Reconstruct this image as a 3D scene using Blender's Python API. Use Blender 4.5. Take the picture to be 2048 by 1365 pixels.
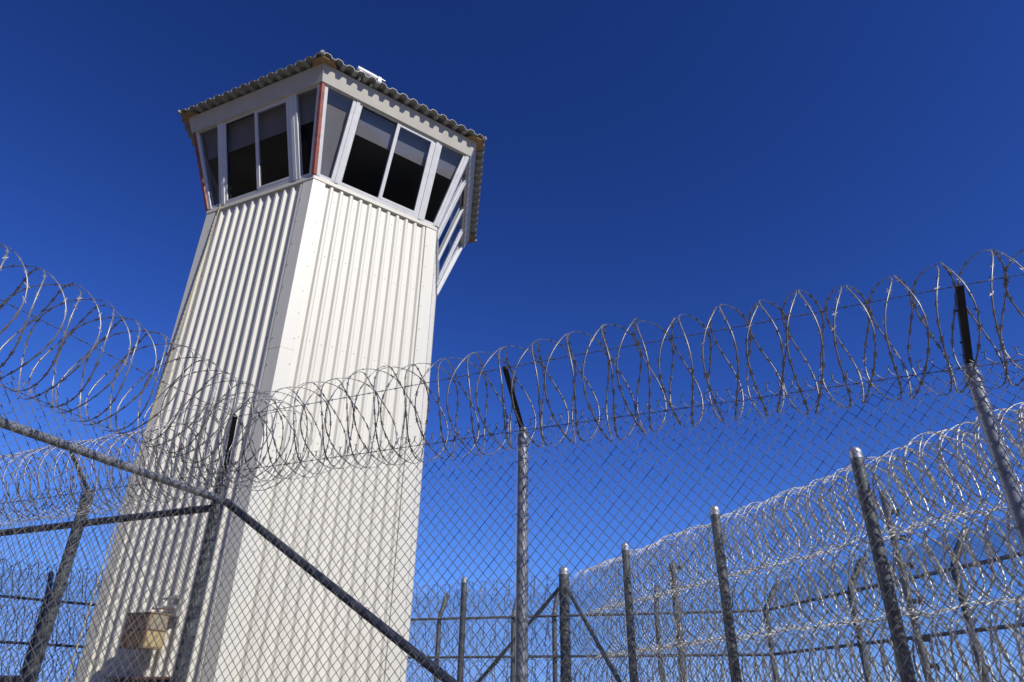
import bpy, math, random
import numpy as np
from mathutils import Matrix, Vector
random.seed(7); rng = np.random.default_rng(7)
R_ = math.radians
scene = bpy.context.scene
for o in list(bpy.data.objects): bpy.data.objects.remove(o)

# ---------------------------------------------------------------- camera
CAMH = 1.6
PITCH, ROLL = R_(28.443), -0.0152
cp, sp, cr, sr = math.cos(PITCH), math.sin(PITCH), math.cos(ROLL), math.sin(ROLL)
ex = Vector((1, 0, 0)); ey = Vector((0, -sp, cp)); ez = Vector((0, -cp, -sp))
right = cr*ex - sr*ey; up = sr*ex + cr*ey
cam = bpy.data.cameras.new('camera'); camo = bpy.data.objects.new('camera', cam)
scene.collection.objects.link(camo); scene.camera = camo
cam.sensor_width = 36; cam.lens = 23.99; cam.clip_start = 0.05; cam.clip_end = 3000
camo.matrix_world = Matrix(((right.x, up.x, ez.x, 0), (right.y, up.y, ez.y, 0), (right.z, up.z, ez.z, CAMH), (0, 0, 0, 1)))

# ---------------------------------------------------------------- sky, sun, exposure
SUN_AZ, SUN_EL = R_(135), R_(38)          # azimuth clockwise from +Y
w = bpy.data.worlds.new('World'); scene.world = w; w.use_nodes = True
nt = w.node_tree; bg = nt.nodes['Background']
sky = nt.nodes.new('ShaderNodeTexSky'); sky.sky_type = 'NISHITA'; sky.sun_disc = False
sky.sun_elevation = SUN_EL; sky.sun_rotation = SUN_AZ
sky.altitude = 1500; sky.air_density = 1.0; sky.dust_density = 0.0; sky.ozone_density = 4.0
# deep polarised blue: steeper, bluer response over the whole sky, soft shoulder
def vm(op, a, b=None):
    n = nt.nodes.new('ShaderNodeVectorMath'); n.operation = op
    for i, x in enumerate((a, b)):
        if x is None: continue
        if isinstance(x, tuple): n.inputs[i].default_value = x
        else: nt.links.new(x, n.inputs[i])
    return n.outputs[0]
gm = nt.nodes.new('ShaderNodeGamma'); gm.inputs[1].default_value = 1.65
nt.links.new(sky.outputs[0], gm.inputs[0])
SH = (2.5, 5.0, 12.5)
c_ = vm('MULTIPLY', gm.outputs[0], (0.33, 0.415, 0.64))
q_ = vm('DIVIDE', c_, SH); q_ = vm('MULTIPLY', q_, q_); q_ = vm('ADD', q_, (1.0, 1.0, 1.0)); q_ = vm('POWER', q_, (0.5, 0.5, 0.5))
nt.links.new(vm('DIVIDE', c_, q_), bg.inputs[0])
bg.inputs[1].default_value = 0.1
sl = bpy.data.lights.new('sun', 'SUN'); slo = bpy.data.objects.new('sun', sl); scene.collection.objects.link(slo)
sl.energy = 3.7; sl.angle = R_(0.53); sl.color = (1.0, 0.955, 0.87)
sd = Vector((math.sin(SUN_AZ)*math.cos(SUN_EL), math.cos(SUN_AZ)*math.cos(SUN_EL), math.sin(SUN_EL)))
slo.rotation_euler = (-sd).to_track_quat('-Z', 'Y').to_euler(); slo.location = (20, -20, 30)
scene.view_settings.view_transform = 'Standard'; scene.view_settings.look = 'None'
scene.view_settings.exposure = 0.0; scene.view_settings.gamma = 1.0
scene.render.engine = 'CYCLES'
scene.cycles.max_bounces = 8; scene.cycles.transparent_max_bounces = 24

# ---------------------------------------------------------------- materials
def mat(name, col, rough=0.5, metal=0.0, var=0.15, scale=8.0, rvar=0.1, bump=0.0, bscale=60.0, col2=None, streak=False, spec=0.5):
    m = bpy.data.materials.new(name); m.use_nodes = True
    n = m.node_tree.nodes; l = m.node_tree.links; b = n['Principled BSDF']
    tc = n.new('ShaderNodeTexCoord'); mp = n.new('ShaderNodeMapping'); nz = n.new('ShaderNodeTexNoise')
    geo = n.new('ShaderNodeNewGeometry')
    l.new(geo.outputs['Position'], mp.inputs[0]); l.new(mp.outputs[0], nz.inputs['Vector'])
    if streak: mp.inputs['Scale'].default_value = (1, 1, 0.08)
    nz.inputs['Scale'].default_value = scale; nz.inputs['Detail'].default_value = 6; nz.inputs['Roughness'].default_value = 0.65
    cr_ = n.new('ShaderNodeValToRGB')
    c1 = [max(0, c*(1-var)) for c in col]; c2 = [min(1, c*(1+var)) for c in col] if col2 is None else col2
    cr_.color_ramp.elements[0].position = 0.32; cr_.color_ramp.elements[1].position = 0.68
    cr_.color_ramp.elements[0].color = (*c1, 1); cr_.color_ramp.elements[1].color = (*c2, 1)
    l.new(nz.outputs['Fac'], cr_.inputs[0]); l.new(cr_.outputs[0], b.inputs['Base Color'])
    mr = n.new('ShaderNodeMapRange'); mr.inputs['To Min'].default_value = max(0.02, rough-rvar); mr.inputs['To Max'].default_value = min(1, rough+rvar)
    l.new(nz.outputs['Fac'], mr.inputs['Value']); l.new(mr.outputs[0], b.inputs['Roughness'])
    b.inputs['Metallic'].default_value = metal; b.inputs['Specular IOR Level'].default_value = spec
    if bump:
        n2 = n.new('ShaderNodeTexNoise'); n2.inputs['Scale'].default_value = bscale; n2.inputs['Detail'].default_value = 4
        l.new(geo.outputs['Position'], n2.inputs['Vector'])
        bp = n.new('ShaderNodeBump'); bp.inputs['Strength'].default_value = bump; bp.inputs['Distance'].default_value = 0.01
        l.new(n2.outputs['Fac'], bp.inputs['Height']); l.new(bp.outputs[0], b.inputs['Normal'])
    return m
M = {}
M['panel'] = mat('painted_steel_panel', (0.78, 0.75, 0.65), 0.48, 0, 0.07, 2.2, 0.08, 0.06, 5, streak=True)
M['trim'] = mat('painted_steel_trim', (0.77, 0.745, 0.65), 0.45, 0, 0.07, 2.5, 0.08, 0.08, 4, streak=True)
M['core'] = mat('dark_core', (0.06, 0.06, 0.06), 0.8)
M['fascia'] = mat('beige_fascia', (0.67, 0.64, 0.55), 0.5, 0, 0.06, 3, 0.08, 0.04, 6)
M['alu'] = mat('white_aluminium', (0.86, 0.86, 0.85), 0.35, 0.0, 0.06, 6)
M['red'] = mat('red_oxide_paint', (0.42, 0.085, 0.055), 0.55, 0, 0.3, 9, col2=(0.50, 0.16, 0.12))
M['roof'] = mat('weathered_roof_sheet', (0.38, 0.38, 0.345), 0.5, 0.1, 0.25, 5, 0.1, 0.1, 30)
M['wood'] = mat('bare_wood', (0.42, 0.26, 0.13), 0.75, 0, 0.25, 14)
M['blind_sky'] = mat('grey_blind_sky_band', (0.60, 0.58, 0.57), 0.9, 0, 0.06, 3)  # blind beside the red post; elsewhere a painted band of reflected sky
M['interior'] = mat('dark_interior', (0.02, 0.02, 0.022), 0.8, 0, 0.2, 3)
M['galv'] = mat('galvanised_pipe', (0.36, 0.375, 0.395), 0.40, 0.5, 0.25, 9, 0.12, 0.1, 40)
M['galv2'] = mat('weathered_pipe', (0.15, 0.16, 0.16), 0.5, 0.4, 0.3, 7, 0.12, 0.15, 30)
M['cap'] = mat('aluminium_cap', (0.62, 0.62, 0.62), 0.4, 0.7, 0.15, 10)
M['wire'] = mat('galvanised_wire', (0.20, 0.20, 0.20), 0.42, 0.4, 0.3, 10)
M['razor'] = mat('razor_steel', (0.36, 0.345, 0.33), 0.42, 0.6, 0.3, 7, 0.12)
M['razor2'] = mat('sunlit_razor_steel', (0.82, 0.775, 0.71), 0.42, 0.2, 0.3, 5, 0.12)  # pale base carries the sunlit gleam of the stacked coils
M['razor3'] = mat('grey_razor_steel', (0.56, 0.535, 0.505), 0.42, 0.45, 0.3, 6, 0.12)
M['dark'] = mat('dark_shaded_steel', (0.05, 0.05, 0.055), 0.5, 0.4, 0.3, 9)  # shade of the tilted arms put into the base; also clamps, far coils
M['armg'] = mat('lit_steel_arm', (0.20, 0.21, 0.22), 0.5, 0.5, 0.3, 9)  # paler copy: light on the arms of the rear run put into the base
M['dpipe'] = mat('dark_coated_pipe', (0.085, 0.095, 0.12), 0.35, 0.4, 0.3, 9, 0.1, 0.1, 30)
M['screw'] = mat('zinc_screw', (0.42, 0.41, 0.38), 0.5, 0.5)
M['rope'] = mat('yellow_rope', (0.45, 0.36, 0.12), 0.85, 0, 0.35, 70, col2=(0.75, 0.70, 0.5))
M['lampbox'] = mat('tan_lamp_housing', (0.40, 0.255, 0.13), 0.55, 0, 0.15, 9)
M['lens'] = mat('shaded_amber_lens', (0.15, 0.085, 0.035), 0.3, 0, 0.25, 14)  # amber darkened: shade on the lamp's front put into the colour
M['visor'] = mat('brown_visor', (0.13, 0.075, 0.045), 0.55, 0, 0.3, 9)
M['white'] = mat('white_enamel', (0.82, 0.82, 0.82), 0.3, 0, 0.04, 9)
M['lip'] = mat('faded_brown_lip', (0.22, 0.12, 0.085), 0.6, 0, 0.2, 9)
M['door'] = mat('rust_red_door', (0.14, 0.035, 0.025), 0.55, 0, 0.3, 6)
M['ground'] = mat('gravel_ground', (0.135, 0.118, 0.095), 0.95, 0, 0.25, 1.3, 0.03, 0.6, 45)
def glass_mat():
    m = bpy.data.materials.new('tinted_glass'); m.use_nodes = True
    n = m.node_tree.nodes; l = m.node_tree.links; n.remove(n['Principled BSDF'])
    t = n.new('ShaderNodeBsdfTransparent'); t.inputs[0].default_value = (0.74, 0.745, 0.77, 1)
    g = n.new('ShaderNodeBsdfGlossy'); g.inputs['Roughness'].default_value = 0.015; g.inputs[0].default_value = (0.9, 0.95, 1, 1)
    nz = n.new('ShaderNodeTexNoise'); nz.inputs['Scale'].default_value = 1.6
    bp = n.new('ShaderNodeBump'); bp.inputs['Strength'].default_value = 0.03; bp.inputs['Distance'].default_value = 0.05
    l.new(nz.outputs['Fac'], bp.inputs['Height']); l.new(bp.outputs[0], g.inputs['Normal'])
    f = n.new('ShaderNodeFresnel'); f.inputs[0].default_value = 1.5
    mx = n.new('ShaderNodeMixShader'); 
    ge = n.new('ShaderNodeNewGeometry'); iv = n.new('ShaderNodeMath'); iv.operation = 'SUBTRACT'; iv.inputs[0].default_value = 1.0; l.new(ge.outputs['Backfacing'], iv.inputs[1])
    ml = n.new('ShaderNodeMath'); ml.operation = 'MULTIPLY'; l.new(f.outputs[0], ml.inputs[0]); l.new(iv.outputs[0], ml.inputs[1])
    l.new(ml.outputs[0], mx.inputs[0]); l.new(t.outputs[0], mx.inputs[1]); l.new(g.outputs[0], mx.inputs[2])
    l.new(mx.outputs[0], n['Material Output'].inputs[0]); return m
M['glass'] = glass_mat()
def screen_mat(name, opac, col):
    """close-woven security mesh: far too fine at this distance to tell the wires apart"""
    m = bpy.data.materials.new(name); m.use_nodes = True
    n = m.node_tree.nodes; l = m.node_tree.links; b = n['Principled BSDF']
    b.inputs['Base Color'].default_value = (*col, 1); b.inputs['Roughness'].default_value = 0.6
    t = n.new('ShaderNodeBsdfTransparent'); mx = n.new('ShaderNodeMixShader')
    tc = n.new('ShaderNodeTexCoord'); nz = n.new('ShaderNodeTexNoise'); nz.inputs['Scale'].default_value = 1.2
    l.new(tc.outputs['Object'], nz.inputs['Vector'])
    mr = n.new('ShaderNodeMapRange'); mr.inputs['To Min'].default_value = opac-0.08; mr.inputs['To Max'].default_value = opac+0.08
    l.new(nz.outputs['Fac'], mr.inputs['Value']); l.new(mr.outputs[0], mx.inputs[0])
    l.new(t.outputs[0], mx.inputs[1]); l.new(b.outputs[0], mx.inputs[2]); l.new(mx.outputs[0], n['Material Output'].inputs[0]); return m
M['screen'] = screen_mat('fine_mesh_dense', 0.38, (0.012, 0.014, 0.02))
M['screen2'] = screen_mat('fine_mesh_open', 0.2, (0.02, 0.022, 0.028))

M['screen3'] = screen_mat('fine_mesh_faint', 0.14, (0.03, 0.032, 0.04))
M['hill'] = mat('scrub_hill', (0.10, 0.085, 0.062), 0.95, 0, 0.4, 0.06, 0.03)
M['cream'] = mat('cream_side_panel', (0.52, 0.41, 0.20), 0.5, 0, 0.15, 9)
M['putty'] = mat('putty_side_panel', (0.36, 0.31, 0.22), 0.55, 0, 0.08, 9)

# ---------------------------------------------------------------- object helpers
WL = {}                                   # world location of every object
def empty(name, loc, label, cat, group=None):
    o = bpy.data.objects.new(name, None); scene.collection.objects.link(o); o.location = loc
    WL[o] = np.array(loc, float); o.empty_display_size = 0.2
    o['label'] = label; o['category'] = cat
    if group: o['group'] = group
    return o
def link_mesh(name, me, m, parent, centre, smooth, kind=None, label=None):
    me.materials.append(M[m] if isinstance(m, str) else m)
    me.polygons.foreach_set('use_smooth', np.full(len(me.polygons), bool(smooth)))
    o = bpy.data.objects.new(name, me); scene.collection.objects.link(o); WL[o] = centre
    if parent is not None:
        o.parent = parent; o.location = centre - WL[parent]
    else: o.location = centre
    if kind: o['kind'] = kind
    if label: o['label'] = label
    return o
def np_obj(name, V, F, m, parent=None, smooth=True, kind=None, label=None):
    """V (n,3), F list of face-index arrays (each (k,3) or (k,4))"""
    V = np.asarray(V, float); c = (V.min(0)+V.max(0))/2
    me = bpy.data.meshes.new(name)
    if not isinstance(F, (list, tuple)): F = [F]
    F = [np.asarray(f, np.int32) for f in F if len(f)]
    nl = sum(f.size for f in F); npoly = sum(len(f) for f in F)
    me.vertices.add(len(V)); me.vertices.foreach_set('co', (V-c).astype(np.float32).ravel())
    me.loops.add(nl); me.loops.foreach_set('vertex_index', np.concatenate([f.ravel() for f in F]))
    me.polygons.add(npoly)
    tot = np.concatenate([np.full(len(f), f.shape[1], np.int32) for f in F])
    me.polygons.foreach_set('loop_start', np.concatenate([[0], np.cumsum(tot)[:-1]]).astype(np.int32))
    me.update(calc_edges=True); me.validate()
    return link_mesh(name, me, m, parent, c, smooth, kind, label)
class MB:
    def __init__(s): s.v = []; s.f = []
    def add(s, V, F):
        b = len(s.v); s.v += [tuple(map(float, p)) for p in V]; s.f += [tuple(i+b for i in f) for f in F]; return s
    def hexa(s, P):          # 8 points: bottom ring 0-3, top ring 4-7
        return s.add(P, [(3, 2, 1, 0), (4, 5, 6, 7), (0, 1, 5, 4), (1, 2, 6, 5), (2, 3, 7, 6), (3, 0, 4, 7)])
    def box(s, fr, u0, u1, v0, v1, w0, w1):
        O, U, V, W = fr
        P = [O+U*u+V*v+W*w_ for w_ in (w0, w1) for (u, v) in ((u0, v0), (u1, v0), (u1, v1), (u0, v1))]
        return s.hexa(P)
    def prism(s, fr, poly, w0, w1):     # poly in (u,v)
        O, U, V, W = fr; n = len(poly)
        P = [O+U*u+V*v+W*w_ for w_ in (w0, w1) for (u, v) in poly]
        F = [tuple(range(n-1, -1, -1)), tuple(range(n, 2*n))]+[(i, (i+1) % n, n+(i+1) % n, n+i) for i in range(n)]
        return s.add(P, F)
    def tube(s, pts, r, n=10, cap=True):
        V, F = tube_np(np.array([pts], float), r, n)
        b = len(s.v); s.v += [tuple(p) for p in V]; s.f += [tuple(int(i)+b for i in f) for f in F]
        if cap:
            k = len(pts); s.f.append(tuple(b+i for i in range(n-1, -1, -1))); s.f.append(tuple(b+(k-1)*n+i for i in range(n)))
        return s
    def build(s, name, m, parent=None, smooth=False, kind=None, label=None, bevel=0):
        V = np.array(s.v); c = (V.min(0)+V.max(0))/2
        me = bpy.data.meshes.new(name); me.from_pydata([tuple(p) for p in V-c], [], s.f); me.update()
        o = link_mesh(name, me, m, parent, c, smooth, kind, label)
        if bevel:
            b = o.modifiers.new('bevel', 'BEVEL'); b.width = bevel; b.segments = 2; b.limit_method = 'ANGLE'; b.angle_limit = R_(40)
        if smooth and not bevel:
            try: me.set_sharp_from_angle(angle=R_(50))
            except Exception: pass
        return o
def tube_np(P, r, n=5, r2=None):
    """P (N,M,3) polylines -> tubes"""
    N, K, _ = P.shape
    T = np.gradient(P, axis=1); T /= np.linalg.norm(T, axis=2, keepdims=True)+1e-12
    ref = np.zeros_like(T); ref[..., 2] = 1
    vert = np.abs(T[..., 2]) > 0.95
    useX = np.broadcast_to(vert.any(axis=1, keepdims=True), vert.shape)
    ref[useX] = (1, 0.1, 0)
    A = np.cross(T, ref); A /= np.linalg.norm(A, axis=2, keepdims=True)+1e-12
    B = np.cross(A, T)
    a = np.arange(n)*2*np.pi/n
    r = np.broadcast_to(np.asarray(r, float).reshape(-1, 1) if np.ndim(r) == 1 else np.asarray(r, float), (N, K)) if np.ndim(r) < 2 else r
    rb = r if r2 is None else np.broadcast_to(r2, (N, K))
    V = P[:, :, None, :]+A[:, :, None, :]*(np.cos(a)[None, None, :, None]*r[..., None, None])+B[:, :, None, :]*(np.sin(a)[None, None, :, None]*rb[..., None, None])
    idx = np.arange(N*K*n).reshape(N, K, n)
    q = np.stack([idx[:, :-1, :], np.roll(idx, -1, 2)[:, :-1, :], np.roll(idx, -1, 2)[:, 1:, :], idx[:, 1:, :]], -1).reshape(-1, 4)
    return V.reshape(-1, 3), q
def v3(x, y, z=0): return np.array([x, y, z], float)
ZU = v3(0, 0, 1)
def azdir(deg): return v3(math.sin(R_(deg)), math.cos(R_(deg)))
Zr = lambda z: z+CAMH                      # heights are measured from eye level

# ---------------------------------------------------------------- ground
S = 400
g = MB(); g.add([(-S, -S, 0), (S, -S, 0), (S, S, 0), (-S, S, 0)], [(0, 1, 2, 3)])
go = g.build('ground', 'ground'); go['kind'] = 'structure'

# scrub ridge on the far side of the yard, behind the camera (it shows as the dark half of the cab's reflections)
na, nr_ = 90, 10; Vh = []
for i in range(na+1):
    az_ = 75+i*(225/na); x = i*0.23
    hgt = 84+9*math.sin(x*0.9+1)+6*math.sin(x*2.3)+3*math.sin(x*5.1+2)+1.2*math.sin(x*11)
    hgt *= (1+0.75*max(0.0, min(1, (i-40)/20)))*min(1, i/12, (na-i)/12)
    for j in range(nr_+1):
        f_ = j/nr_; d = 190+f_*170
        Vh.append(azdir(az_)*d+ZU*(hgt*math.sin(f_*math.pi/2)**1.4*(1+0.06*math.sin(x*7+j))-0.3))
Fh = np.array([(i*(nr_+1)+j, i*(nr_+1)+j+1, (i+1)*(nr_+1)+j+1, (i+1)*(nr_+1)+j) for i in range(na) for j in range(nr_)])
ho = np_obj('hills', np.array(Vh), Fh, 'hill'); ho['kind'] = 'structure'

# ================================================================ WATCHTOWER
TC = v3(-3.478, 10.788); YAW = 174.52
ZS, ZB, ZT, ZR = Zr(7.545), Zr(9.108), Zr(9.398), Zr(9.443)
RS, RB, RT, RR = 2.3, 2.909, 3.032, 3.21
def vtx(k, R, z=0.0): return TC+azdir(YAW+60*k)*R+ZU*z
def face(k, R=RS, z=0.0):
    """frame of face k: left vertex k+1, right vertex k, seen from outside"""
    a, b = vtx(k+1, R, z), vtx(k, R, z); U = (b-a)/np.linalg.norm(b-a)
    return a, U, ZU, np.cross(U, ZU)
tower = empty('watchtower', TC, 'hexagonal off-white corrugated steel guard tower with flared glazed cab', 'tower')
def hexplate(name, R0, z0, R1, z1, m, parent=tower):
    mb = MB(); P = [vtx(k, R0, z0) for k in range(6)][::-1]+[vtx(k, R1, z1) for k in range(6)][::-1]
    mb.add(P, [tuple(range(5, -1, -1)), tuple(range(6, 12))]+[(i, (i+1) % 6, 6+(i+1) % 6, 6+i) for i in range(6)])
    return mb.build(name, m, parent)
hexplate('shaft_core', RS-0.06, 0.0, RS-0.06, ZS+0.02, 'core')
# corrugated cladding: three sheets to each face, trapezoid ribs
PIT, DEP, FLK, TOP = 0.1727, 0.035, 0.028, 0.034
def profile(u0, u1, first):
    pts = []; k = first; start = 0.2
    while True:
        b = start+k*PIT
        seg = [(b, 0), (b+(PIT-TOP-2*FLK), 0), (b+PIT-TOP-FLK, DEP), (b+PIT-FLK, DEP)]
        for p in seg:
            if p[0] > u1+1e-6: return pts+[(u1, 0)]
            if p[0] >= u0-1e-6: pts.append(p)
        k += 1
WBASE = -0.040
for k in range(6):
    fr = face(k)
    for j, (na, nb) in enumerate(((0, 4), (4, 8), (8, 11))):
        u0, u1 = 0.2+na*PIT, 0.2+nb*PIT
        prof = profile(u0, u1, na)
        if j: prof = [(u0-0.03, 0.0)]+prof     # side lap
        O, U, V, W = fr; lap = 0.0015*j
        n = len(prof); zt = ZS+0.01
        if k == 0: zt = ZS+0.01
        P = [O+U*u+W*(WBASE+d+lap)+ZU*z for z in (0.03, zt) for (u, d) in prof]
        F = np.array([(i, i+1, n+i+1, n+i) for i in range(n-1)])
        np_obj('wall_panel', P, F, 'panel', tower, smooth=False)
# corner trims in lengths, each lapped over the one below
def strip(name, pts_lo, pts_hi, th, m, parent):   # open bent plate with thickness
    n = len(pts_lo); mb = MB()
    P = list(pts_lo)+list(pts_hi)
    cen = TC
    def inn(p):
        d = p-TC; d[2] = 0; d /= np.linalg.norm(d); return p-d*th
    Q = [inn(p.copy()) for p in P]
    A = P+Q; N = 2*n
    F = [(i, i+1, n+i+1, n+i) for i in range(n-1)]+[(N+i+1, N+i, N+n+i, N+n+i+1) for i in range(n-1)]
    F += [(i+1, i, N+i, N+i+1) for i in range(n-1)]+[(n+i, n+i+1, N+n+i+1, N+n+i) for i in range(n-1)]
    F += [(0, n, N+n, N), (n-1, N+n-1, N+2*n-1, 2*n-1)]
    return mb.add(A, F).build(name, m, parent)
for k in range(6):
    zs_ = [0.02, 3.05, 6.1, ZS+0.005]
    for i in range(3):
        off = 0.0025*i
        fa, fb = face(k), face(k-1)          # left face ends at vertex k, right face starts there
        def ring(z):
            a = fa[0]+fa[1]*(RS-0.205)+fa[3]*off
            b = fb[0]+fb[1]*0.205+fb[3]*off
            return [a-fa[3]*0.036+ZU*z, a+ZU*z, vtx(k, RS+off*1.1547, z), b+ZU*z, b-fb[3]*0.036+ZU*z]
        strip('corner_trim', ring(zs_[i]-(0.04 if i else 0)), ring(zs_[i+1]), 0.003, 'trim', tower)
# screws on the trims and along girt lines of the sheets
def screw_part(k):
    Vs, Fs, base = [], [], 0
    O, U, V, W = face(k)
    spots = []
    for z in np.arange(0.35, ZS-0.1, 0.42):
        for u in (0.17, RS-0.17): spots.append((u+random.uniform(-.006, .006), z+random.uniform(-.03, .03), 0.003+0.0025*min(2, int(z/3.05))))
    for zg in (0.3, 1.8, 3.3, 4.8, 6.3, 7.8, 8.9):
        for i in range(11):
            spots.append((0.2+i*PIT+0.04+random.uniform(-.006, .006), zg+random.uniform(-.02, .02), WBASE+0.003))
    a = np.arange(6)*np.pi/3
    for (u, z, w_) in spots:
        r = 0.008
        c = O+U*u+ZU*z
        ringp = [c+U*r*math.cos(t)+ZU*r*math.sin(t)+W*d for d in (w_-0.003, w_+0.007) for t in a]
        Vs += ringp; Fs.append([(base+6, base+7, base+8, base+9), (base+6, base+9, base+10, base+11)]+[(base+i, base+(i+1) % 6, base+6+(i+1) % 6, base+6+i) for i in range(6)]); base += 12
    np_obj('screw_heads', np.array(Vs), np.array([f for s in Fs for f in s]), 'screw', tower, smooth=False, kind='stuff')
for k in range(6): screw_part(k)
# sill flashing
for k in range(6):
    O, U, V, W = face(k, RS+0.018, ZS)
    Lk = RS+0.018; mb = MB()
    b = 0.055/math.sqrt(3)
    mb.add([O, O+U*Lk, O+U*(Lk-b)-W*0.055, O+U*b-W*0.055,
            O+ZU*0.085, O+U*Lk+ZU*0.085, O+U*(Lk-b)-W*0.055+ZU*0.085, O+U*b-W*0.055+ZU*0.085],
           [(0, 1, 2, 3), (7, 6, 5, 4), (1, 0, 4, 5), (2, 1, 5, 6), (3, 2, 6, 7), (0, 3, 7, 4)])
    mb.build('sill_flashing', 'fascia', tower)
# ---- glazed cab
ZW0 = ZS+0.086; RW0, RW1 = RS+0.0, RB-0.055
for k in range(6):
    a0, b0, a1, b1 = vtx(k+1, RW0, ZW0), vtx(k, RW0, ZW0), vtx(k+1, RW1, ZB+0.03), vtx(k, RW1, ZB+0.03)
    O = (a0+b0)/2; U = (b0-a0)/np.linalg.norm(b0-a0); T = (a1+b1)/2-O; L = np.linalg.norm(T); V = T/L; W = np.cross(U, V)
    fr = (O, U, V, W); hb, ht = RW0/2, RW1/2
    CW = 0.75
    # central sliding window
    win = MB()
    win.box(fr, -CW, CW, 0.0, 0.06, -0.05, 0.018); win.box(fr, -CW, CW, L-0.055, L, -0.05, 0.012)
    win.box(fr, -CW, -CW+0.05, 0.06, L-0.055, -0.05, 0.014); win.box(fr, CW-0.05, CW, 0.06, L-0.055, -0.05, 0.014)
    wf = win.build('window', 'alu', tower)
    mb = MB().box(fr, -CW+0.05, 0.03, 0.06, L-0.055, -0.034, -0.028); mb.build('pane', 'glass', wf)
    mb = MB()                                              # sliding sash in front
    mb.box(fr, -0.03, 0.03, 0.062, L-0.057, -0.024, 0.022); mb.box(fr, CW-0.095, CW-0.0505, 0.062, L-0.057, -0.024, 0.020)
    mb.box(fr, 0.0305, CW-0.0955, 0.062, 0.105, -0.024, 0.020); mb.box(fr, 0.0305, CW-0.0955, L-0.095, L-0.057, -0.024, 0.020)
    mb.build('sash', 'alu', wf)
    MB().box(fr, 0.031, CW-0.096, 0.106, L-0.096, -0.004, 0.002).build('pane', 'glass', wf)
    mb = MB()                                              # dark track and gasket of the fixed half
    mb.box(fr, -CW+0.0505, -CW+0.066, 0.062, L-0.057, -0.026, -0.010); mb.box(fr, -CW+0.068, -0.031, L-0.075, L-0.057, -0.026, -0.012)
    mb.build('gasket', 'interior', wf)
    # double mullions
    for s in (-1, 1):
        u0, u1 = sorted((s*(CW+0.002), s*(CW+0.062))); u2, u3 = sorted((s*(CW+0.066), s*(CW+0.125)))
        mb = MB().box(fr, u0, u1, 0, L, -0.06, 0.030).box(fr, u2, u3, 0, L, -0.06, 0.022)
        ua, ub = sorted((s*(CW+0.0622), s*(CW+0.0658))); mb.box(fr, ua, ub, 0, L, -0.06, 0.008)
        mb.build('mullion', 'alu', tower)
        # side light: frame + pane, trapezoid growing towards the top
        ui = CW+0.127
        ob, ot = hb-0.004, ht-0.004
        ew = 0.085
        def P(u, v): return (s*u, v)
        def pr(poly): return poly if s > 0 else poly[::-1]
        edge = MB().prism(fr, pr([P(ob-ew, 0), P(ob, 0), P(ot, L), P(ot-ew, L)]), -0.05, 0.024)
        edge.build('edge_mullion', 'alu', tower)
        def eu(v): return hb+(ht-hb)*v/L-ew-0.005
        sf = MB(); sf.prism(fr, pr([P(ui, 0.0), P(eu(0), 0), P(eu(0.045), 0.045), P(ui, 0.045)]), -0.04, 0.012)
        sfo = sf.build('side_window', 'alu', tower)
        MB().prism(fr, pr([P(ui, L-0.03), P(eu(L-0.03), L-0.03), P(eu(L), L), P(ui, L)]), -0.04, 0.012).build('head_bar', 'alu', sfo)
        MB().prism(fr, pr([P(ui, 0.046), P(eu(0.046), 0.046), P(eu(L-0.031), L-0.031), P(ui, L-0.031)]), -0.022, -0.017).build('pane', 'glass', sfo)
    # grey strip inside the top third, standing in for the sky's reflection
    v0 = L*0.655; wv = lambda v: hb+(ht-hb)*v/L-0.09
    MB().prism(fr, [(-wv(v0), v0), (wv(v0), v0), (wv(L), L-0.01), (-wv(L), L-0.01)], -0.115, -0.11).build('blind_sky_band', 'blind_sky', tower)
    if k == 5:          # blind pulled right down in the pane beside the red post
        MB().prism(fr, [(-wv(0.05)-0.02, 0.05), (-CW-0.09, 0.05), (-CW-0.09, L*0.66), (-wv(L*0.66), L*0.66)], -0.10, -0.095).build('blind_sky_band', 'blind_sky', tower)
# painted corner posts
for k in range(6):
    p0, p1 = vtx(k, RW0+0.012, ZW0), vtx(k, RW1+0.012, ZB+0.02)
    V = (p1-p0)/np.linalg.norm(p1-p0); rad = azdir(YAW+60*k); tg = np.cross(V, rad); tg /= np.linalg.norm(tg); W = np.cross(tg, V)
    if W @ rad < 0: W = -W; tg = -tg
    fr = (p0, tg, V, W); L = np.linalg.norm(p1-p0)
    if k in (0, 1, 3):
        MB().prism((p0, tg, W, V), [(-0.042, -0.03), (0.042, -0.03), (0.042, 0.012), (0.0, 0.034), (-0.042, 0.012)], 0, L).build('corner_post', 'red', tower)
    else:
        MB().prism((p0, tg, W, V), [(-0.055, -0.05), (0.055, -0.05), (0.055, 0.0), (0.0, 0.028), (-0.055, 0.0)], 0, L).build('corner_post', 'alu', tower)
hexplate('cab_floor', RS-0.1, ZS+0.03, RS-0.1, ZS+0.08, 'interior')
hexplate('cab_ceiling', RB-0.16, ZB+0.06, RB-0.12, ZB+0.16, 'interior')
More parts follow.
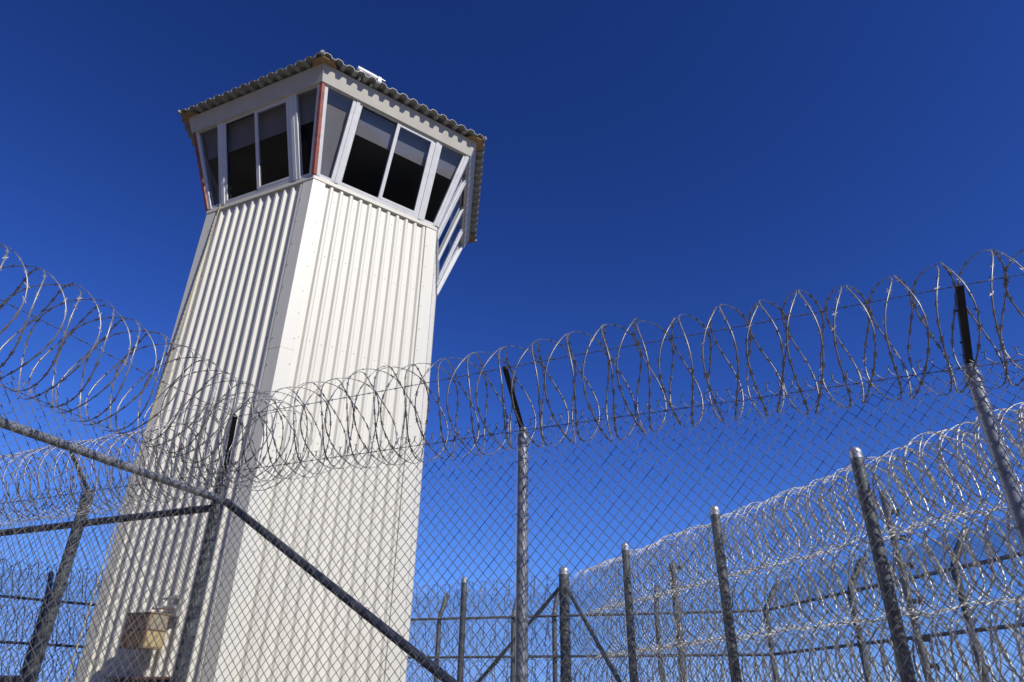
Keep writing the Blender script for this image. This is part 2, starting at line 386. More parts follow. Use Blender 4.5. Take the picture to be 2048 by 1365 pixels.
# fascia boards, leaning outward, and soffit
for k in range(6):
    a0, b0, a1, b1 = vtx(k+1, RB, ZB), vtx(k, RB, ZB), vtx(k+1, RT, ZT), vtx(k, RT, ZT)
    ai, bi, aj, bj = vtx(k+1, RB-0.06, ZB), vtx(k, RB-0.06, ZB), vtx(k+1, RT-0.06, ZT), vtx(k, RT-0.06, ZT)
    MB().hexa([ai, bi, b0, a0, aj, bj, b1, a1]).build('fascia_board', 'fascia', tower)
    d0, e0 = vtx(k+1, RB-0.064, ZB+0.012), vtx(k, RB-0.064, ZB+0.012); d1, e1 = vtx(k+1, RB-0.30, ZB+0.035), vtx(k, RB-0.30, ZB+0.035)
    MB().hexa([d1, e1, e0, d0, d1+ZU*0.02, e1+ZU*0.02, e0+ZU*0.02, d0+ZU*0.02]).build('soffit', 'fascia', tower)
# corrugated roof: six sheets, ribs running up from each eave
roof = hexplate('roof_deck', RT-0.02, ZT+0.002, RT-0.05, ZT+0.012, 'wood')
AP = RR*math.cos(R_(30)); SLOPE = 0.06; NRIB = 16; RP = RR/NRIB; RIBH = 0.054; EZ = ZT+0.016
for k in range(6):
    O, U, V, W = face(k, RR, EZ); mid = O+U*RR/2
    us, pr_ = [-RR/2], [0.0]
    for i in range(NRIB):
        c = -RR/2+(i+0.5)*RP
        for du, z in ((-0.066, 0), (-0.044, RIBH*0.8), (-0.028, RIBH), (0.028, RIBH), (0.044, RIBH*0.8), (0.066, 0)): us.append(c+du); pr_.append(z)
    us.append(RR/2); pr_.append(0.0); us, pr_ = np.array(us), np.array(pr_)
    vm_ = AP*(1-np.abs(us)/(RR/2))
    lo = [mid+U*u+ZU*p-W*0.004*math.sin(9*u+k) for u, p in zip(us, pr_)]
    hi = [mid+U*u-W*v+ZU*(p*max(0.0, min(1, v/0.15))+SLOPE*v) for u, p, v in zip(us, pr_, vm_)]
    n = len(us); F = [(i, i+1, n+i+1, n+i) for i in range(n-1)]
    o = np_obj('roof_sheet', np.array(lo+hi), np.array(F), 'roof', roof, smooth=False)
    sm = o.modifiers.new('solid', 'SOLIDIFY'); sm.thickness = 0.008; sm.offset = 1
for k in range(6):
    rad = azdir(YAW+60*k)
    Ua = face(k)[1]; Ub = face(k-1)[1]           # left face runs into the vertex, right face out of it
    q0, q1 = vtx(k, RT-0.02), vtx(k, RR-0.05)
    ring = [q0-Ua*0.24, q1-Ua*0.20, q1, q1+Ub*0.20, q0+Ub*0.24, q0]
    P = [p+ZU*(ZT+0.003) for p in ring]+[p+ZU*(ZT+0.014) for p in ring]
    MB().add(P, [(0, 5, 2, 1), (5, 4, 3, 2), (6, 7, 8, 11), (11, 8, 9, 10)]+[(i, (i+1) % 6, 6+(i+1) % 6, 6+i) for i in range(6)]).build('eave_block', 'wood', roof)
    pts = [TC+rad*(RR+0.012)+ZU*(EZ+0.030), TC+rad*(RR-0.3)+ZU*(EZ+0.040), TC+rad*(RR*0.5)+ZU*(EZ+0.035+SLOPE*AP*0.5), TC+rad*0.05+ZU*(EZ+0.04+SLOPE*AP)]
    MB().tube(pts, 0.034, 10).build('ridge_cap', 'roof', roof, smooth=True)
# rust red door under the floodlight (its head is just in view)
fr = face(0); dz = Zr(0.29)
MB().box(fr, 0.66, 1.78, dz-0.03, dz-0.002, -0.02, 0.10).build('door_canopy', 'lip', tower)
dm = MB(); dm.box(fr, 0.70, 0.78, 0.02, dz-0.031, -0.02, 0.05); dm.box(fr, 1.66, 1.74, 0.02, dz-0.031, -0.02, 0.05); dm.box(fr, 0.781, 1.659, dz-0.11, dz-0.031, -0.02, 0.05)
df = dm.build('door_frame', 'door', tower)
dl = MB().box(fr, 0.785, 1.655, 0.03, dz-0.115, -0.02, 0.02).build('door', 'door', tower)
MB().tube([fr[0]+fr[1]*0.86+fr[3]*0.02+ZU*1.0, fr[0]+fr[1]*0.86+fr[3]*0.07+ZU*1.0, fr[0]+fr[1]*0.98+fr[3]*0.07+ZU*1.0], 0.011, 8).build('handle', 'galv', dl)
MB().box(fr, 1.33, 1.52, dz-0.72, dz-0.20, 0.0205, 0.026).build('door_window', 'glass', dl)

# ---- floodlight above the door
O, U, V, W = face(0); lz = Zr(0.55)
lamp = empty('floodlight', O+U*1.29+W*0.25+ZU*lz, 'boxy tan floodlight with amber lens on the ribbed tower wall', 'floodlight')
fr = (O, U, V, W)
hb_ = MB().box(fr, 1.07, 1.52, lz, lz+0.215, 0.09, 0.40).box(fr, 1.075, 1.515, lz+0.222, lz+0.43, 0.09, 0.405).box(fr, 1.08, 1.51, lz+0.216, lz+0.221, 0.10, 0.39)
hb_.build('housing', 'lampbox', lamp, bevel=0.012)
MB().box(fr, 1.09, 1.50, lz+0.02, lz+0.205, 0.4005, 0.412).build('lens', 'lens', lamp, bevel=0.004)
MB().box(fr, 1.09, 1.50, lz+0.232, lz+0.405, 0.4055, 0.416).build('visor', 'visor', lamp, bevel=0.004)
MB().box(fr, 1.5205, 1.528, lz+0.02, lz+0.205, 0.11, 0.385).build('side_panel', 'cream', lamp, bevel=0.002)
MB().box(fr, 1.5155, 1.526, lz+0.232, lz+0.42, 0.11, 0.385).build('side_panel', 'putty', lamp, bevel=0.002)
MB().box(fr, 1.06, 1.53, lz+0.433, lz+0.447, 0.08, 0.43).build('top_plate', 'lampbox', lamp, bevel=0.004)
mb = MB()
mb.tube([O+U*1.18+W*0.10+ZU*(lz+0.54), O+U*1.60+W*0.10+ZU*(lz+0.54)], 0.022, 10)
mb.tube([O+U*1.25+W*0.10+ZU*(lz+0.66), O+U*1.62+W*0.10+ZU*(lz+0.66)], 0.018, 10)
mb.tube([O+U*1.30+W*-0.03+ZU*(lz+0.54), O+U*1.30+W*0.24+ZU*(lz+0.54), O+U*1.30+W*0.27+ZU*(lz+0.44)], 0.018, 10)
mb.box(fr, 1.50, 1.62, lz+0.42, lz+0.70, -0.03, 0.075)
mb.build('bracket', 'cap', lamp, smooth=True)
lamp.scale = (0.86, 0.86, 0.86); lamp.location = WL[lamp]-W*0.04+ZU*0.025-U*0.02

# ---- rope hanging down the left edge
p0 = O+U*0.32+W*0.035+ZU*(ZS+0.09); p1 = O+U*(-0.15)+W*0.05+ZU*0.0
t = np.linspace(0, 1, 60); ph = t*9.2/0.06*2*np.pi
rp = MB(); pts = np.array([p0+(p1-p0)*a+W*0.02*math.sin(a*math.pi) for a in t])
Vr, Fr = tube_np(pts[None], 0.010, 6)
rope = np_obj('rope', Vr, Fr, 'rope'); rope['label'] = 'thin yellow rope hanging down the left edge of the tower'; rope['category'] = 'rope'
# knots of the lay, joined
tt = np.linspace(0, 1, 1500); core = p0+(p1-p0)*tt[:, None]+W*0.02*np.sin(tt*math.pi)[:, None]
a = tt*9.2/0.09*2*np.pi
Vr, Fr = tube_np((core+(U*np.cos(a)[:, None]+W*np.sin(a)[:, None])*0.009)[None], 0.005, 4)
np_obj('strand', Vr, Fr, 'rope', rope)

# ---- white lamp standing on the roof
rc = v3(-2.545, 8.215, ZR+0.10)
rl = empty('roof_lamp', rc, 'small white tubular lamp fixture lying on the corrugated roof', 'lamp')
O2, U2, V2, W2 = face(-1)
c = rc+ZU*0.10
MB().tube([c-U2*0.22, c-U2*0.205, c+U2*0.10, c+U2*0.14-ZU*0.01], 0.058, 14).build('lamp_tube', 'white', rl, smooth=True)
MB().box((c, U2, ZU, W2), 0.145, 0.22, -0.10, 0.03, -0.06, 0.06).build('end_box', 'white', rl, bevel=0.01)
MB().tube([c+U2*0.20+ZU*0.03, c+U2*0.25+ZU*0.055, c+U2*0.30+ZU*0.05], 0.014, 10).build('socket', 'cap', rl, smooth=True)
for u_ in (-0.18, 0.04): MB().box((c, U2, ZU, W2), u_, u_+0.04, -0.24, -0.055, -0.05, 0.05).build('foot', 'cap', rl)

# ================================================================ FENCE PARTS
def smooth_noise(x, y, seed, amp):
    r_ = np.random.default_rng(seed); o = 0
    for i in range(5):
        f1, f2 = r_.uniform(0.6, 3.0, 2); p = r_.uniform(0, 6.28, 2); o = o+np.sin(f1*x+p[0])*np.sin(f2*y+p[1])
    return o*amp/2.2
def chain_link(name, A, U, N, length, z0, z1, parent, off=0.0, w=0.086, hh=0.094, r=0.0033, sides=4, seed=1, tops=True, wob=0.008, mname='wire'):
    """zigzag wires hooked into one another, from A along U; N = side the fabric is tied on"""
    h = hh; nW = int(length/(w/2)); nP = int((z1-z0)/(h/2))+1
    k = np.arange(nW)[:, None]; j = np.arange(nP)[None, :]
    side = (k+j) % 2
    x = (k+side)*(w/2)+np.where(side == 1, 1, -1)*0.0012
    z = np.broadcast_to(z1-(nP-1)*h/2+j*(h/2), x.shape).astype(float)
    dep = off+np.where(side == 1, 0.0016, -0.0016)
    dx = smooth_noise(x*1.0, z*1.2, seed, wob*0.5); dz = smooth_noise(x*1.3, z, seed+1, wob*0.6); dn = smooth_noise(x*0.8, z*0.9, seed+2, wob)
    P = A[None, None, :]+U*(x+dx)[..., None]+N*(dep+dn)[..., None]+ZU*(z+dz)[..., None]
    V, F = tube_np(P, r, sides)
    if tops:
        # barbed selvage: each pair of wire ends twisted upright, then splayed into a Y
        jt = nP-1; ks = np.arange(nW); sd = (ks+jt) % 2; kk = ks[sd == 1]
        T = P[kk, jt]
        n = len(kk); s1 = rng.uniform(0.028, 0.04, n)[:, None]; tilt = rng.uniform(-0.008, 0.008, (n, 1))
        m1 = T+ZU*s1+U*tilt
        V1, F1 = tube_np(np.stack([T, (T+m1)/2, m1], 1), r*1.5, sides)
        sp1 = rng.uniform(0.012, 0.022, (n, 1))
        e1 = m1+U*sp1+ZU*rng.uniform(0.006, 0.018, (n, 1))+N*rng.uniform(-.008, .008, (n, 1)); e2 = m1-U*sp1+ZU*rng.uniform(0.006, 0.018, (n, 1))+N*rng.uniform(-.008, .008, (n, 1))
        V2, F2 = tube_np(np.stack([e1, m1, e2], 1), r, sides)
        F = np.concatenate([F, F1+len(V), F2+len(V)+len(V1)]); V = np.concatenate([V, V1, V2])
    return np_obj(name, V, F, mname, parent, smooth=True, kind='stuff')
def barbed_wire(A, B, parent, n=80, sag=0.01, r=0.0024):
    t = np.linspace(0, 1, n)[:, None]; base = A+(B-A)*t-ZU*sag*np.sin(t*math.pi*3)**2
    d = (B-A)/np.linalg.norm(B-A); s = np.cross(d, ZU); L = np.linalg.norm(B-A)
    n2 = int(L/0.02); t2 = np.linspace(0, 1, n2)[:, None]; b2 = A+(B-A)*t2-ZU*sag*np.sin(t2*math.pi*3)**2
    a = t2*L/0.08*2*np.pi
    o_ = s*np.cos(a)*0.0024+ZU*np.sin(a)*0.0024
    V, F = tube_np(np.stack([b2+o_, b2-o_]), r*0.8, 4)
    m = int(L/0.127); tb = (np.arange(m)+0.5)/m; c = A+(B-A)*tb[:, None]-ZU*sag*np.sin(tb[:, None]*math.pi*3)**2
    ang = rng.uniform(0, 6.28, m)[:, None]; q = s*np.cos(ang)+ZU*np.sin(ang); q2 = s*np.sin(ang)-ZU*np.cos(ang)
    Bs = np.stack([np.stack([c-q*0.018+d*0.006, c, c+q*0.018-d*.004], 1), np.stack([c-q2*0.018-d*0.006, c, c+q2*0.018+d*.006], 1)]).reshape(-1, 3, 3)
    V2, F2 = tube_np(Bs, 0.0013, 3)
    w3 = np.stack([c-d*0.012, c, c+d*0.012], 1); V3, F3 = tube_np(w3, 0.0052, 5)
    return np_obj('barbed_wire', np.concatenate([V, V2, V3]), np.concatenate([F, F2+len(V), F3+len(V)+len(V2)]), 'wire', parent)
def razor_coil(name, A, B, n_dir, r, pitch, label, group, wr=0.0052, ht=0.0024, segs=40, sides=5, c=2.5, pin=90, barb=0.10, blade=0.026, jit=0.03, m='razor', seed=1, thick=1.0):
    """concertina coil: neighbouring turns are clipped together in turn, so the helix swings to and fro along its axis"""
    rg = np.random.default_rng(seed)
    L = np.linalg.norm(B-A); t = (B-A)/L; e1 = n_dir; e2 = ZU
    turns = int(L/pitch); th = np.linspace(0, turns*2*np.pi, turns*segs+1)
    phi = math.pi/2-c*R_(pin)
    # slow random changes of the clip strength, spacing, radius and centre
    def walk(amp, per):
        kx = np.linspace(0, 1, max(4, int(turns/per))); v = rg.normal(0, 1, len(kx)); return amp*np.interp(th/(turns*2*np.pi), kx, v)
    s = pitch*th/(2*np.pi)+pitch*(0.345+0.125*np.cos(th-R_(100)))*(1+walk(0.10, 1.5))*np.sin(c*th+phi)+walk(pitch*0.10, 2)
    rr = r*(1+walk(jit, 1.2)); ce = walk(r*jit, 2.5); cz = walk(r*jit, 2.0)
    P = A+t*s[:, None]+e1*(rr*np.cos(th)+ce)[:, None]+e2*(rr*np.sin(th)*(1+0*th)+cz)[:, None]
    Tn = np.gradient(P, axis=0); Tn /= np.linalg.norm(Tn, axis=1, keepdims=True)
    rad = e1*np.cos(th)[:, None]+e2*np.sin(th)[:, None]
    sd_ = np.cross(Tn, rad); sd_ /= np.linalg.norm(sd_, axis=1, keepdims=True); rad = np.cross(sd_, Tn)
    a = np.arange(sides)*2*np.pi/sides
    V = P[:, None, :]+sd_[:, None, :]*(np.cos(a)*wr)[None, :, None]+rad[:, None, :]*(np.sin(a)*ht)[None, :, None]
    K = len(P); idx = np.arange(K*sides).reshape(K, sides); q = np.stack([idx[:-1], np.roll(idx, -1, 1)[:-1], np.roll(idx, -1, 1)[1:], idx[1:]], -1).reshape(-1, 4)
    coil = np_obj(name, V.reshape(-1, 3), q, m); coil['label'] = label; coil['category'] = 'razor wire'
    if group: coil['group'] = group
    # barbs: pairs of pointed blades stamped out of the tape
    seg = np.linalg.norm(np.diff(P, axis=0), axis=1); cum = np.concatenate([[0], np.cumsum(seg)])
    d = np.arange(barb/2, cum[-1], barb); d = d+rg.uniform(-.008, .008, len(d))
    pi = np.stack([np.interp(d, cum, P[:, i]) for i in range(3)], 1)
    ti = np.stack([np.interp(d, cum, Tn[:, i]) for i in range(3)], 1); si = np.stack([np.interp(d, cum, sd_[:, i]) for i in range(3)], 1); ri = np.cross(si, ti)
    ti /= np.linalg.norm(ti, axis=1, keepdims=True); si /= np.linalg.norm(si, axis=1, keepdims=True)
    VB, FB, b = [], [], 0
    for sg in (1, -1):
        an = np.radians(rg.uniform(22, 42, len(d)))[:, None]; bl = blade*rg.uniform(.8, 1.1, len(d))[:, None]
        bend = ri*rg.uniform(-.35, .35, len(d))[:, None]
        dirn = ti*np.cos(an)+si*sg*np.sin(an); wid = -ti*np.sin(an)*sg+si*np.cos(an); hw = wr*1.3
        c0 = pi+ri*ht*0.4*sg
        quad = np.stack([c0-dirn*bl-bend*bl, c0-wid*hw, c0+dirn*bl+bend*bl, c0+wid*hw], 1)
        VB.append(quad.reshape(-1, 3)); FB.append(np.arange(len(d)*4).reshape(-1, 4)+b); b += len(d)*4
    np_obj('barbs', np.concatenate(VB), np.concatenate(FB), m, coil, smooth=False, kind='stuff')
    return coil
def pipe(name, A, B, r, m, parent, n=16, smooth=True, label=None):
    return MB().tube([A, (A+B)/2, B], r, n).build(name, m, parent, smooth=smooth, label=label)
def dome_pts(c, r, n=16, rings=5, sq=0.9):
    V = []; 
    for i in range(rings+1):
        a = i/rings*math.pi/2
        for j in range(n): V.append(c+v3(math.cos(j*2*math.pi/n)*r*math.cos(a), math.sin(j*2*math.pi/n)*r*math.cos(a), r*sq*math.sin(a)))
    F = [(i*n+j, i*n+(j+1) % n, (i+1)*n+(j+1) % n, (i+1)*n+j) for i in range(rings) for j in range(n)]
    return np.array(V), np.array(F)
def ring_tie(c, axis, r, parent, tail=None):
    ax = axis/np.linalg.norm(axis); a_ = np.cross(ax, v3(0.3, 0.5, 0.81)); a_ /= np.linalg.norm(a_); b_ = np.cross(ax, a_)
    t = np.linspace(0, 2*math.pi, 15); p = c+a_*np.cos(t)[:, None]*r+b_*np.sin(t)[:, None]*r+ax*np.linspace(-.006, .006, 15)[:, None]
    V, F = tube_np(p[None], 0.0022, 4)
    if tail is not None:
        q = np.array([c+tail*r, c+tail*(r+0.02)+ax*0.01, c+tail*(r+0.03)-ax*0.015, c+tail*(r+0.012)-ax*0.025]); V2, F2 = tube_np(q[None], 0.002, 4)
        F = np.concatenate([F, F2+len(V)]); V = np.concatenate([V, V2])
    return np_obj('wire_tie', V, F, 'wire', parent)
def angle_arm(parent, base, tip, side, m='dark', wd=0.045, th=0.006):
    """L-section arm from post cap to tip"""
    V = (tip-base); L = np.linalg.norm(V); V /= L; U = side/np.linalg.norm(side); U = U-V*(U@V); U /= np.linalg.norm(U); W = np.cross(U, V)
    fr = (base, U, V, W); mb = MB()
    mb.prism((base, U, W, V), [(-wd/2, 0), (wd/2, 0), (wd/2, wd), (wd/2-th, wd), (wd/2-th, th), (-wd/2, th)], 0, L)
    for f in (0.30, 0.68): mb.box(fr, wd/2-0.002, wd/2+0.006, L*f, L*f+0.012, wd-0.002, wd+0.012)
    return mb.build('arm', m, parent)

# ================================================================ NEAR FENCE
DR = azdir(113.6); NR = azdir(203.6)       # along the right-hand run; towards the camera
P1 = v3(0.10, 5.20); SPAN = 3.13; P0 = P1-DR*SPAN; P2 = P1+DR*SPAN; P3 = P2+DR*SPAN
MT = Zr(2.0)                               # fabric top
AR = 0.39
def near_post(parent, P, r, top, tipdir, ties_on, armlen=1.0, m='galv', am='dark'):
    V, F = tube_np(np.array([[P+ZU*0.0, P+ZU*top*0.5, P+ZU*(top-0.12)]]), r, 20)
    post = np_obj('post', V, F, m, parent)
    mb = MB(); mb.tube([P+ZU*(top-0.125), P+ZU*(top-0.045)], r*1.12, 20); mb.tube([P+ZU*(top-0.046), P+ZU*(top-0.02), P+ZU*(top+0.01)], r*0.82, 16)
    mb.build('post_cap', m, post, smooth=True)
    side = np.cross(tipdir, ZU)
    angle_arm(post, P+ZU*(top-0.02), P+(tipdir*AR*armlen)+ZU*(top+AR), side, am, 0.036+0.008*armlen)
    for i, z in enumerate(np.arange(0.25, top-0.15, 0.38)):
        ring_tie(P+ties_on*0.006+ZU*(z+random.uniform(-.05, .05)), ZU+v3(random.uniform(-.15, .15), random.uniform(-.15, .15), 0), r+0.010, post, tail=-DR)
    return post
fr_ = empty('chain_link_fence', P1, 'near chain link fence run right of the corner post, dark angled arms on top', 'fence')
po0 = near_post(fr_, P0, 0.055, MT-0.02, (NR+DR), NR, m='galv2')
po1 = near_post(fr_, P1, 0.045, MT, NR, NR); po2 = near_post(fr_, P2, 0.045, MT, NR, NR); po3 = near_post(fr_, P3, 0.048, MT, NR, NR)
for i, p in enumerate((P0, P1, P2)):
    chain_link('chain_link_mesh', p, DR, NR, SPAN, 0.03, MT+0.02, fr_, off=0.058, seed=11+i)
TW = AR
barbed_wire(P0+(NR+DR)*AR+ZU*(MT-0.02+AR), P3+NR*AR+ZU*(MT+AR+0.01), fr_, sag=0.008)
barbed_wire(P0+NR*0.065+ZU*(MT-0.03), P3+NR*0.065+ZU*(MT-0.03), fr_, sag=0.004)
br = pipe('diagonal_brace', P0+DR*0.10+ZU*Zr(1.70)+NR*0.0, P0+DR*4.8+ZU*Zr(-1.19), 0.036, 'dpipe', fr_)
bd = (P0+DR*4.8+ZU*Zr(-1.19))-(P0+DR*0.10+ZU*Zr(1.70))
for f in (0.12, 0.24, 0.36, 0.48): ring_tie(P0+DR*0.10+ZU*Zr(1.70)+bd*f+NR*0.01, bd, 0.048, br, tail=-ZU*0.6)
razor_coil('razor_wire_coil', P0+NR*0.53+DR*0.0+ZU*(MT+0.045), P3+NR*0.53+ZU*(MT+0.045), NR, 0.385, 0.128, 'near razor wire coil along the fence top right of the corner post', 'razor wire coils on the near fence', seed=3, pin=120)

# left run, coming towards the camera
fl_ = empty('chain_link_fence', P0+NR*SPAN, 'near chain link fence run at far left with a pale sloping pipe rail', 'fence')
QL = [P0, P0+NR*SPAN, P0+NR*2*SPAN]
near_post(fl_, QL[1], 0.045, MT, DR, DR); near_post(fl_, QL[2], 0.045, MT, DR, DR)
for i in range(2): chain_link('chain_link_mesh', QL[i], NR, DR, SPAN, 0.03, MT+0.02, fl_, off=0.05, seed=31+i)
ra = pipe('top_rail', P0+NR*0.03+ZU*Zr(1.735), QL[2]+ZU*Zr(1.76), 0.034, 'galv', fl_)
for s in np.arange(0.35, 3.2, 0.42): ring_tie(P0+NR*(s+random.uniform(-.08, .08))+DR*0.008+ZU*Zr(1.737), NR, 0.043, ra, tail=ZU)
pipe('bottom_rail', P0+NR*0.05+ZU*0.15, QL[2]+ZU*0.15, 0.025, 'galv', fl_)
barbed_wire(P0+(NR+DR)*AR+ZU*(MT-0.02+AR), QL[2]+DR*AR+ZU*(MT+AR+0.02), fl_, sag=0.008)
barbed_wire(P0+DR*0.057+ZU*(MT-0.03), QL[2]+DR*0.057+ZU*(MT-0.03), fl_, sag=0.004)
razor_coil('razor_wire_coil', P0+DR*0.66+NR*0.05+ZU*(MT+0.13), QL[2]+DR*0.66+ZU*(MT+0.13), DR, 0.40, 0.120, 'near razor wire coil at far left, big open loops against sky', 'razor wire coils on the near fence', seed=5, pin=136)

# run continuing behind to the left
fk_ = empty('chain_link_fence', P0-DR*1.88, 'dark chain link fence run behind the left fence, joining its corner post', 'fence')
K1 = P0-DR*1.88; K2 = K1-DR*SPAN; K3 = K2-DR*SPAN
near_post(fk_, K1, 0.056, MT, NR, NR, m='galv2', am='armg'); near_post(fk_, K2, 0.06, MT, NR, NR, m='galv2', am='armg')
chain_link('chain_link_mesh', K1, DR, NR, 1.88, 0.03, MT+0.02, fk_, off=0.07, seed=51)
chain_link('chain_link_mesh', K2, DR, NR, SPAN, 0.03, MT+0.02, fk_, off=0.07, seed=52)
pipe('rail', P0-DR*0.06+ZU*Zr(1.655), K2+ZU*Zr(1.655), 0.036, 'dpipe', fk_); pipe('rail', K1-DR*0.06+ZU*Zr(0.20), K2+ZU*Zr(0.20), 0.034, 'dpipe', fk_)
barbed_wire(P0-DR*0.02+NR*AR+ZU*(MT+AR), K2+NR*AR+ZU*(MT+AR), fk_)
barbed_wire(P0-DR*0.02+NR*0.075+ZU*(MT-0.03), K2+NR*0.075+ZU*(MT-0.03), fk_, sag=0.004)
razor_coil('razor_wire_coil', K2+NR*0.38+ZU*MT, P0-DR*0.05+NR*0.38+ZU*MT, NR, 0.36, 0.09, 'razor wire coil low behind the pale sloping rail, left of the tower', 'razor wire coils on the near fence', seed=9, m='razor3', wr=0.0065)

# ================================================================ INNER FENCE WITH STACKED COILS (behind)
BT = Zr(2.75)
def inner_run(A, B, posts, label, corner_r=None, seed=1, braces=()):
    L = np.linalg.norm(B-A); U = (B-A)/L; N = v3(U[1], -U[0])
    if N @ (-(A+B)/2) < 0: N = -N             # towards the camera
    f = empty('perimeter_fence', A, label, 'fence')
    for s in posts:
        r = corner_r if (corner_r and s == 0) else 0.07; P = A+U*s
        V, F = tube_np(np.array([[P, P+ZU*BT*0.5, P+ZU*(BT-0.06)]]), r, 18)
        p = np_obj('post', V, F, 'galv2', f)
        V, F = dome_pts(P+ZU*(BT-0.05), r*1.05); V2, F2 = tube_np(np.array([[P+ZU*(BT-0.13), P+ZU*(BT-0.05)]]), r*1.05, 16)
        np_obj('post_cap', np.concatenate([V, V2]), np.concatenate([F, F2+len(V)]), 'cap', p)
        for z in np.arange(0.5, BT-0.2, 0.45): ring_tie(P+N*0.01+ZU*(z+random.uniform(-.1, .1)), ZU, r+0.012, p, tail=U)
    nspan = max(1, int(round(L/2.8)))
    for i in range(nspan):
        chain_link('chain_link_mesh', A+U*L/nspan*i, U, N, L/nspan, 0.05, BT-0.30, f, off=(0.085 if not corner_r else 0.09), r=0.0032, sides=3, seed=seed+i, tops=False, wob=0.006)
    for (s0, z0, s1, z1) in braces:
        pipe('diagonal_brace', A+U*s0+ZU*Zr(z0), A+U*s1+ZU*Zr(z1), 0.04, 'galv2', f)
    return U, N, L
CB = v3(1.21, 15.52); DB = v3(4.02, 7.58)-CB; DB /= np.linalg.norm(DB)
UB, NB, LB = inner_run(CB, CB+DB*11.3, (0, 2.81, 5.62, 8.42, 11.25), 'inner fence of dome capped posts running right from its thick corner post', 0.11, seed=71, braces=((0.12, 2.35, 4.1, -1.1),))
DB2 = v3(-1.03, 16.8)-CB; DB2 /= np.linalg.norm(DB2)
CB2 = v3(-5.26, 19.2)
UL, NL, LL = inner_run(CB, CB2, (2.58, 5.1, 7.4), 'inner fence with a dome capped post between the tower and the thick corner post', None, seed=81, braces=((0.12, 2.35, 3.9, -1.1),))
CB3 = v3(-12.2, 13.25)
UF, NF, LF_ = inner_run(CB2, CB3, (2.2, 4.9, 7.6), 'far fence seen through the mesh at lower left of the tower', None, seed=91)
rows = (('top', 2.30), ('second', 1.42), ('third', 0.57), ('bottom', -0.28))
RC = 0.43
for i, (nm, z) in enumerate(rows):
    razor_coil('razor_wire_coil', CB-NB*0.50+DB*0.15+ZU*Zr(z), CB+DB*11.3-NB*0.50+ZU*Zr(z), NB, RC, 0.108, f'bright razor wire coil on inner fence right of its corner, {nm} row', 'stacked coils on the inner fence', wr=0.0115, ht=0.005, segs=28, sides=4, barb=0.085, blade=0.036, m='razor2', seed=100+i, jit=0.035)
for i, (nm, z) in enumerate(rows[:3]):
    razor_coil('razor_wire_coil', CB-NL*0.50+UL*0.2+ZU*Zr(z), CB2-NL*0.50+ZU*Zr(z), NL, RC, 0.17, f'razor wire coil between tower and thick corner post, {nm} row', 'stacked coils on the inner fence', wr=0.006, ht=0.004, segs=26, sides=4, barb=0.12, blade=0.034, m='razor', seed=120+i)
    razor_coil('razor_wire_coil', CB2-NF*0.50+ZU*Zr(z), CB3-NF*0.50+ZU*Zr(z), NF, RC, 0.16, f'far razor wire coil at lower left behind the meshes, {nm} row', 'stacked coils on the inner fence', wr=0.006, ht=0.004, segs=26, sides=4, barb=0.12, blade=0.034, m='dark', seed=140+i)

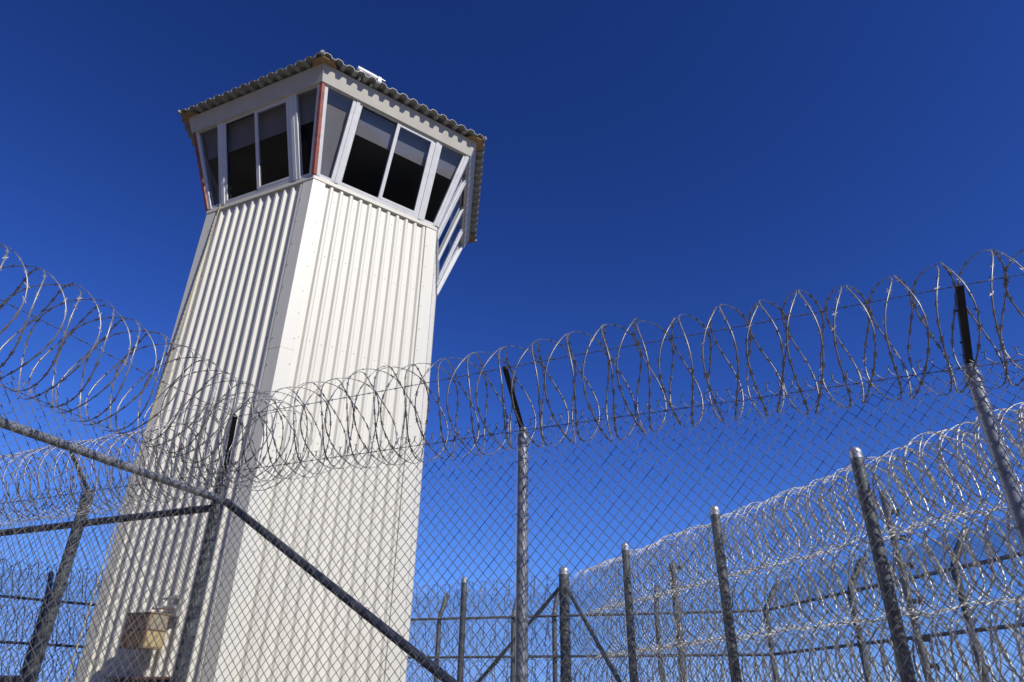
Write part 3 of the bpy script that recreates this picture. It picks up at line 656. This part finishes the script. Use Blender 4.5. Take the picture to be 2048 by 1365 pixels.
# ================================================================ OUTER FENCE WITH BENT POSTS (farthest)
def outer_run(A, B, posts, out, label, seed, s1='screen3', s2='screen3'):
    L = np.linalg.norm(B-A); U = (B-A)/L; f = empty('outer_fence', A, label, 'fence')
    zr, z2, zt = Zr(2.14), Zr(1.20), Zr(2.82)
    for s in posts:
        P = A+U*s
        pts = [P, P+ZU*zr*0.5, P+ZU*(zr-0.05), P+out*0.03+ZU*(zr+0.08), P+out*0.12+ZU*(zr+0.22), P+out*0.40+ZU*(zt-0.08), P+out*0.48+ZU*zt]
        V, F = tube_np(np.array([pts]), 0.062, 12); np_obj('bent_post', V, F, 'galv2', f)
    for z in (zr, z2): pipe('rail', A+U*0.02-out*0.09+ZU*z, B-U*0.02-out*0.09+ZU*z, 0.032, 'galv2', f, n=10)
    n = max(2, int(L/0.5)); xs = np.linspace(0, L, n+1)
    def sheet(name, prof, m):
        V = np.array([A+U*x+out*o+ZU*(z+random.uniform(-.012, .012)) for x in xs for (o, z) in prof]); k = len(prof)
        F = np.array([(i*k+j, (i+1)*k+j, (i+1)*k+j+1, i*k+j+1) for i in range(n) for j in range(k-1)])
        np_obj(name, V, F, m, f, kind='stuff')
    sheet('fine_mesh', [(-0.10, zr-0.02), (0.0, zr+0.15), (0.38, zt-0.02)], s1)
    sheet('fine_mesh', [(-0.115, z2), (-0.11, zr-0.025)], s2)
    chain_link('chain_link_mesh', A, U, -out, L, 0.05, z2, f, off=0.13, r=0.0024, sides=3, seed=seed, tops=False)
    return U
C2 = v3(6.07, 17.1)
E2 = v3(8.2, 8.1); d2 = (E2-C2)/np.linalg.norm(E2-C2); o2 = v3(-d2[1], d2[0])
if o2[0] < 0: o2 = -o2
outer_run(C2, E2, (0.0, 3.0, 5.6, 8.2), o2, 'outermost fence at right with outward bent posts and fine dark mesh', 201, 'screen', 'screen2')
E3 = v3(-6.4, 21.3); d3 = (E3-C2)/np.linalg.norm(E3-C2); o3 = v3(d3[1], -d3[0])
if o3[1] < 0: o3 = -o3
outer_run(C2+d3*0.05, E3, (2.5, 5.1, 6.2, 8.3, 11.0), o3, 'outermost fence seen between tower and thick corner post, posts bent outward', 211)
E4 = v3(-13.4, 15.0); d4 = (E4-E3)/np.linalg.norm(E4-E3); o4 = v3(d4[1], -d4[0])
if o4[1] < 0: o4 = -o4
outer_run(E3+d4*0.05, E4, (3.0, 6.05, 9.0), o4, 'outermost fence far behind at lower left, faint bent posts', 221)

# ---- slim poles between the fences
def slim_pole(P, h, r, label, clamps):
    t = empty('sensor_pole', P, label, 'pole')
    pipe('pole', P, P+ZU*h, r, 'galv2', t, n=12)
    for z in clamps:
        fr = (P+ZU*z, DR, ZU, NR)
        MB().box(fr, r*0.4, r+0.09, -0.025, 0.025, -0.03, 0.03).box(fr, r+0.06, r+0.10, -0.05, 0.03, -0.015, 0.015).build('clamp', 'dark', t)
    return t
az = 29.1; D_ = 10.6
slim_pole(v3(D_*math.sin(R_(az)), D_*math.cos(R_(az))), Zr(D_*math.tan(R_(14.5))), 0.045, 'slim grey pole with dark clamps right of the tallest dome capped post', [Zr(z) for z in (0.55, 0.85, 1.3, 1.75, 2.1, 2.45)])
az = 13.1; D_ = 14.2
slim_pole(v3(D_*math.sin(R_(az)), D_*math.cos(R_(az))), Zr(D_*math.tan(R_(10.3))), 0.075, 'stout dark pole between the two middle dome capped posts', [Zr(2.5)])
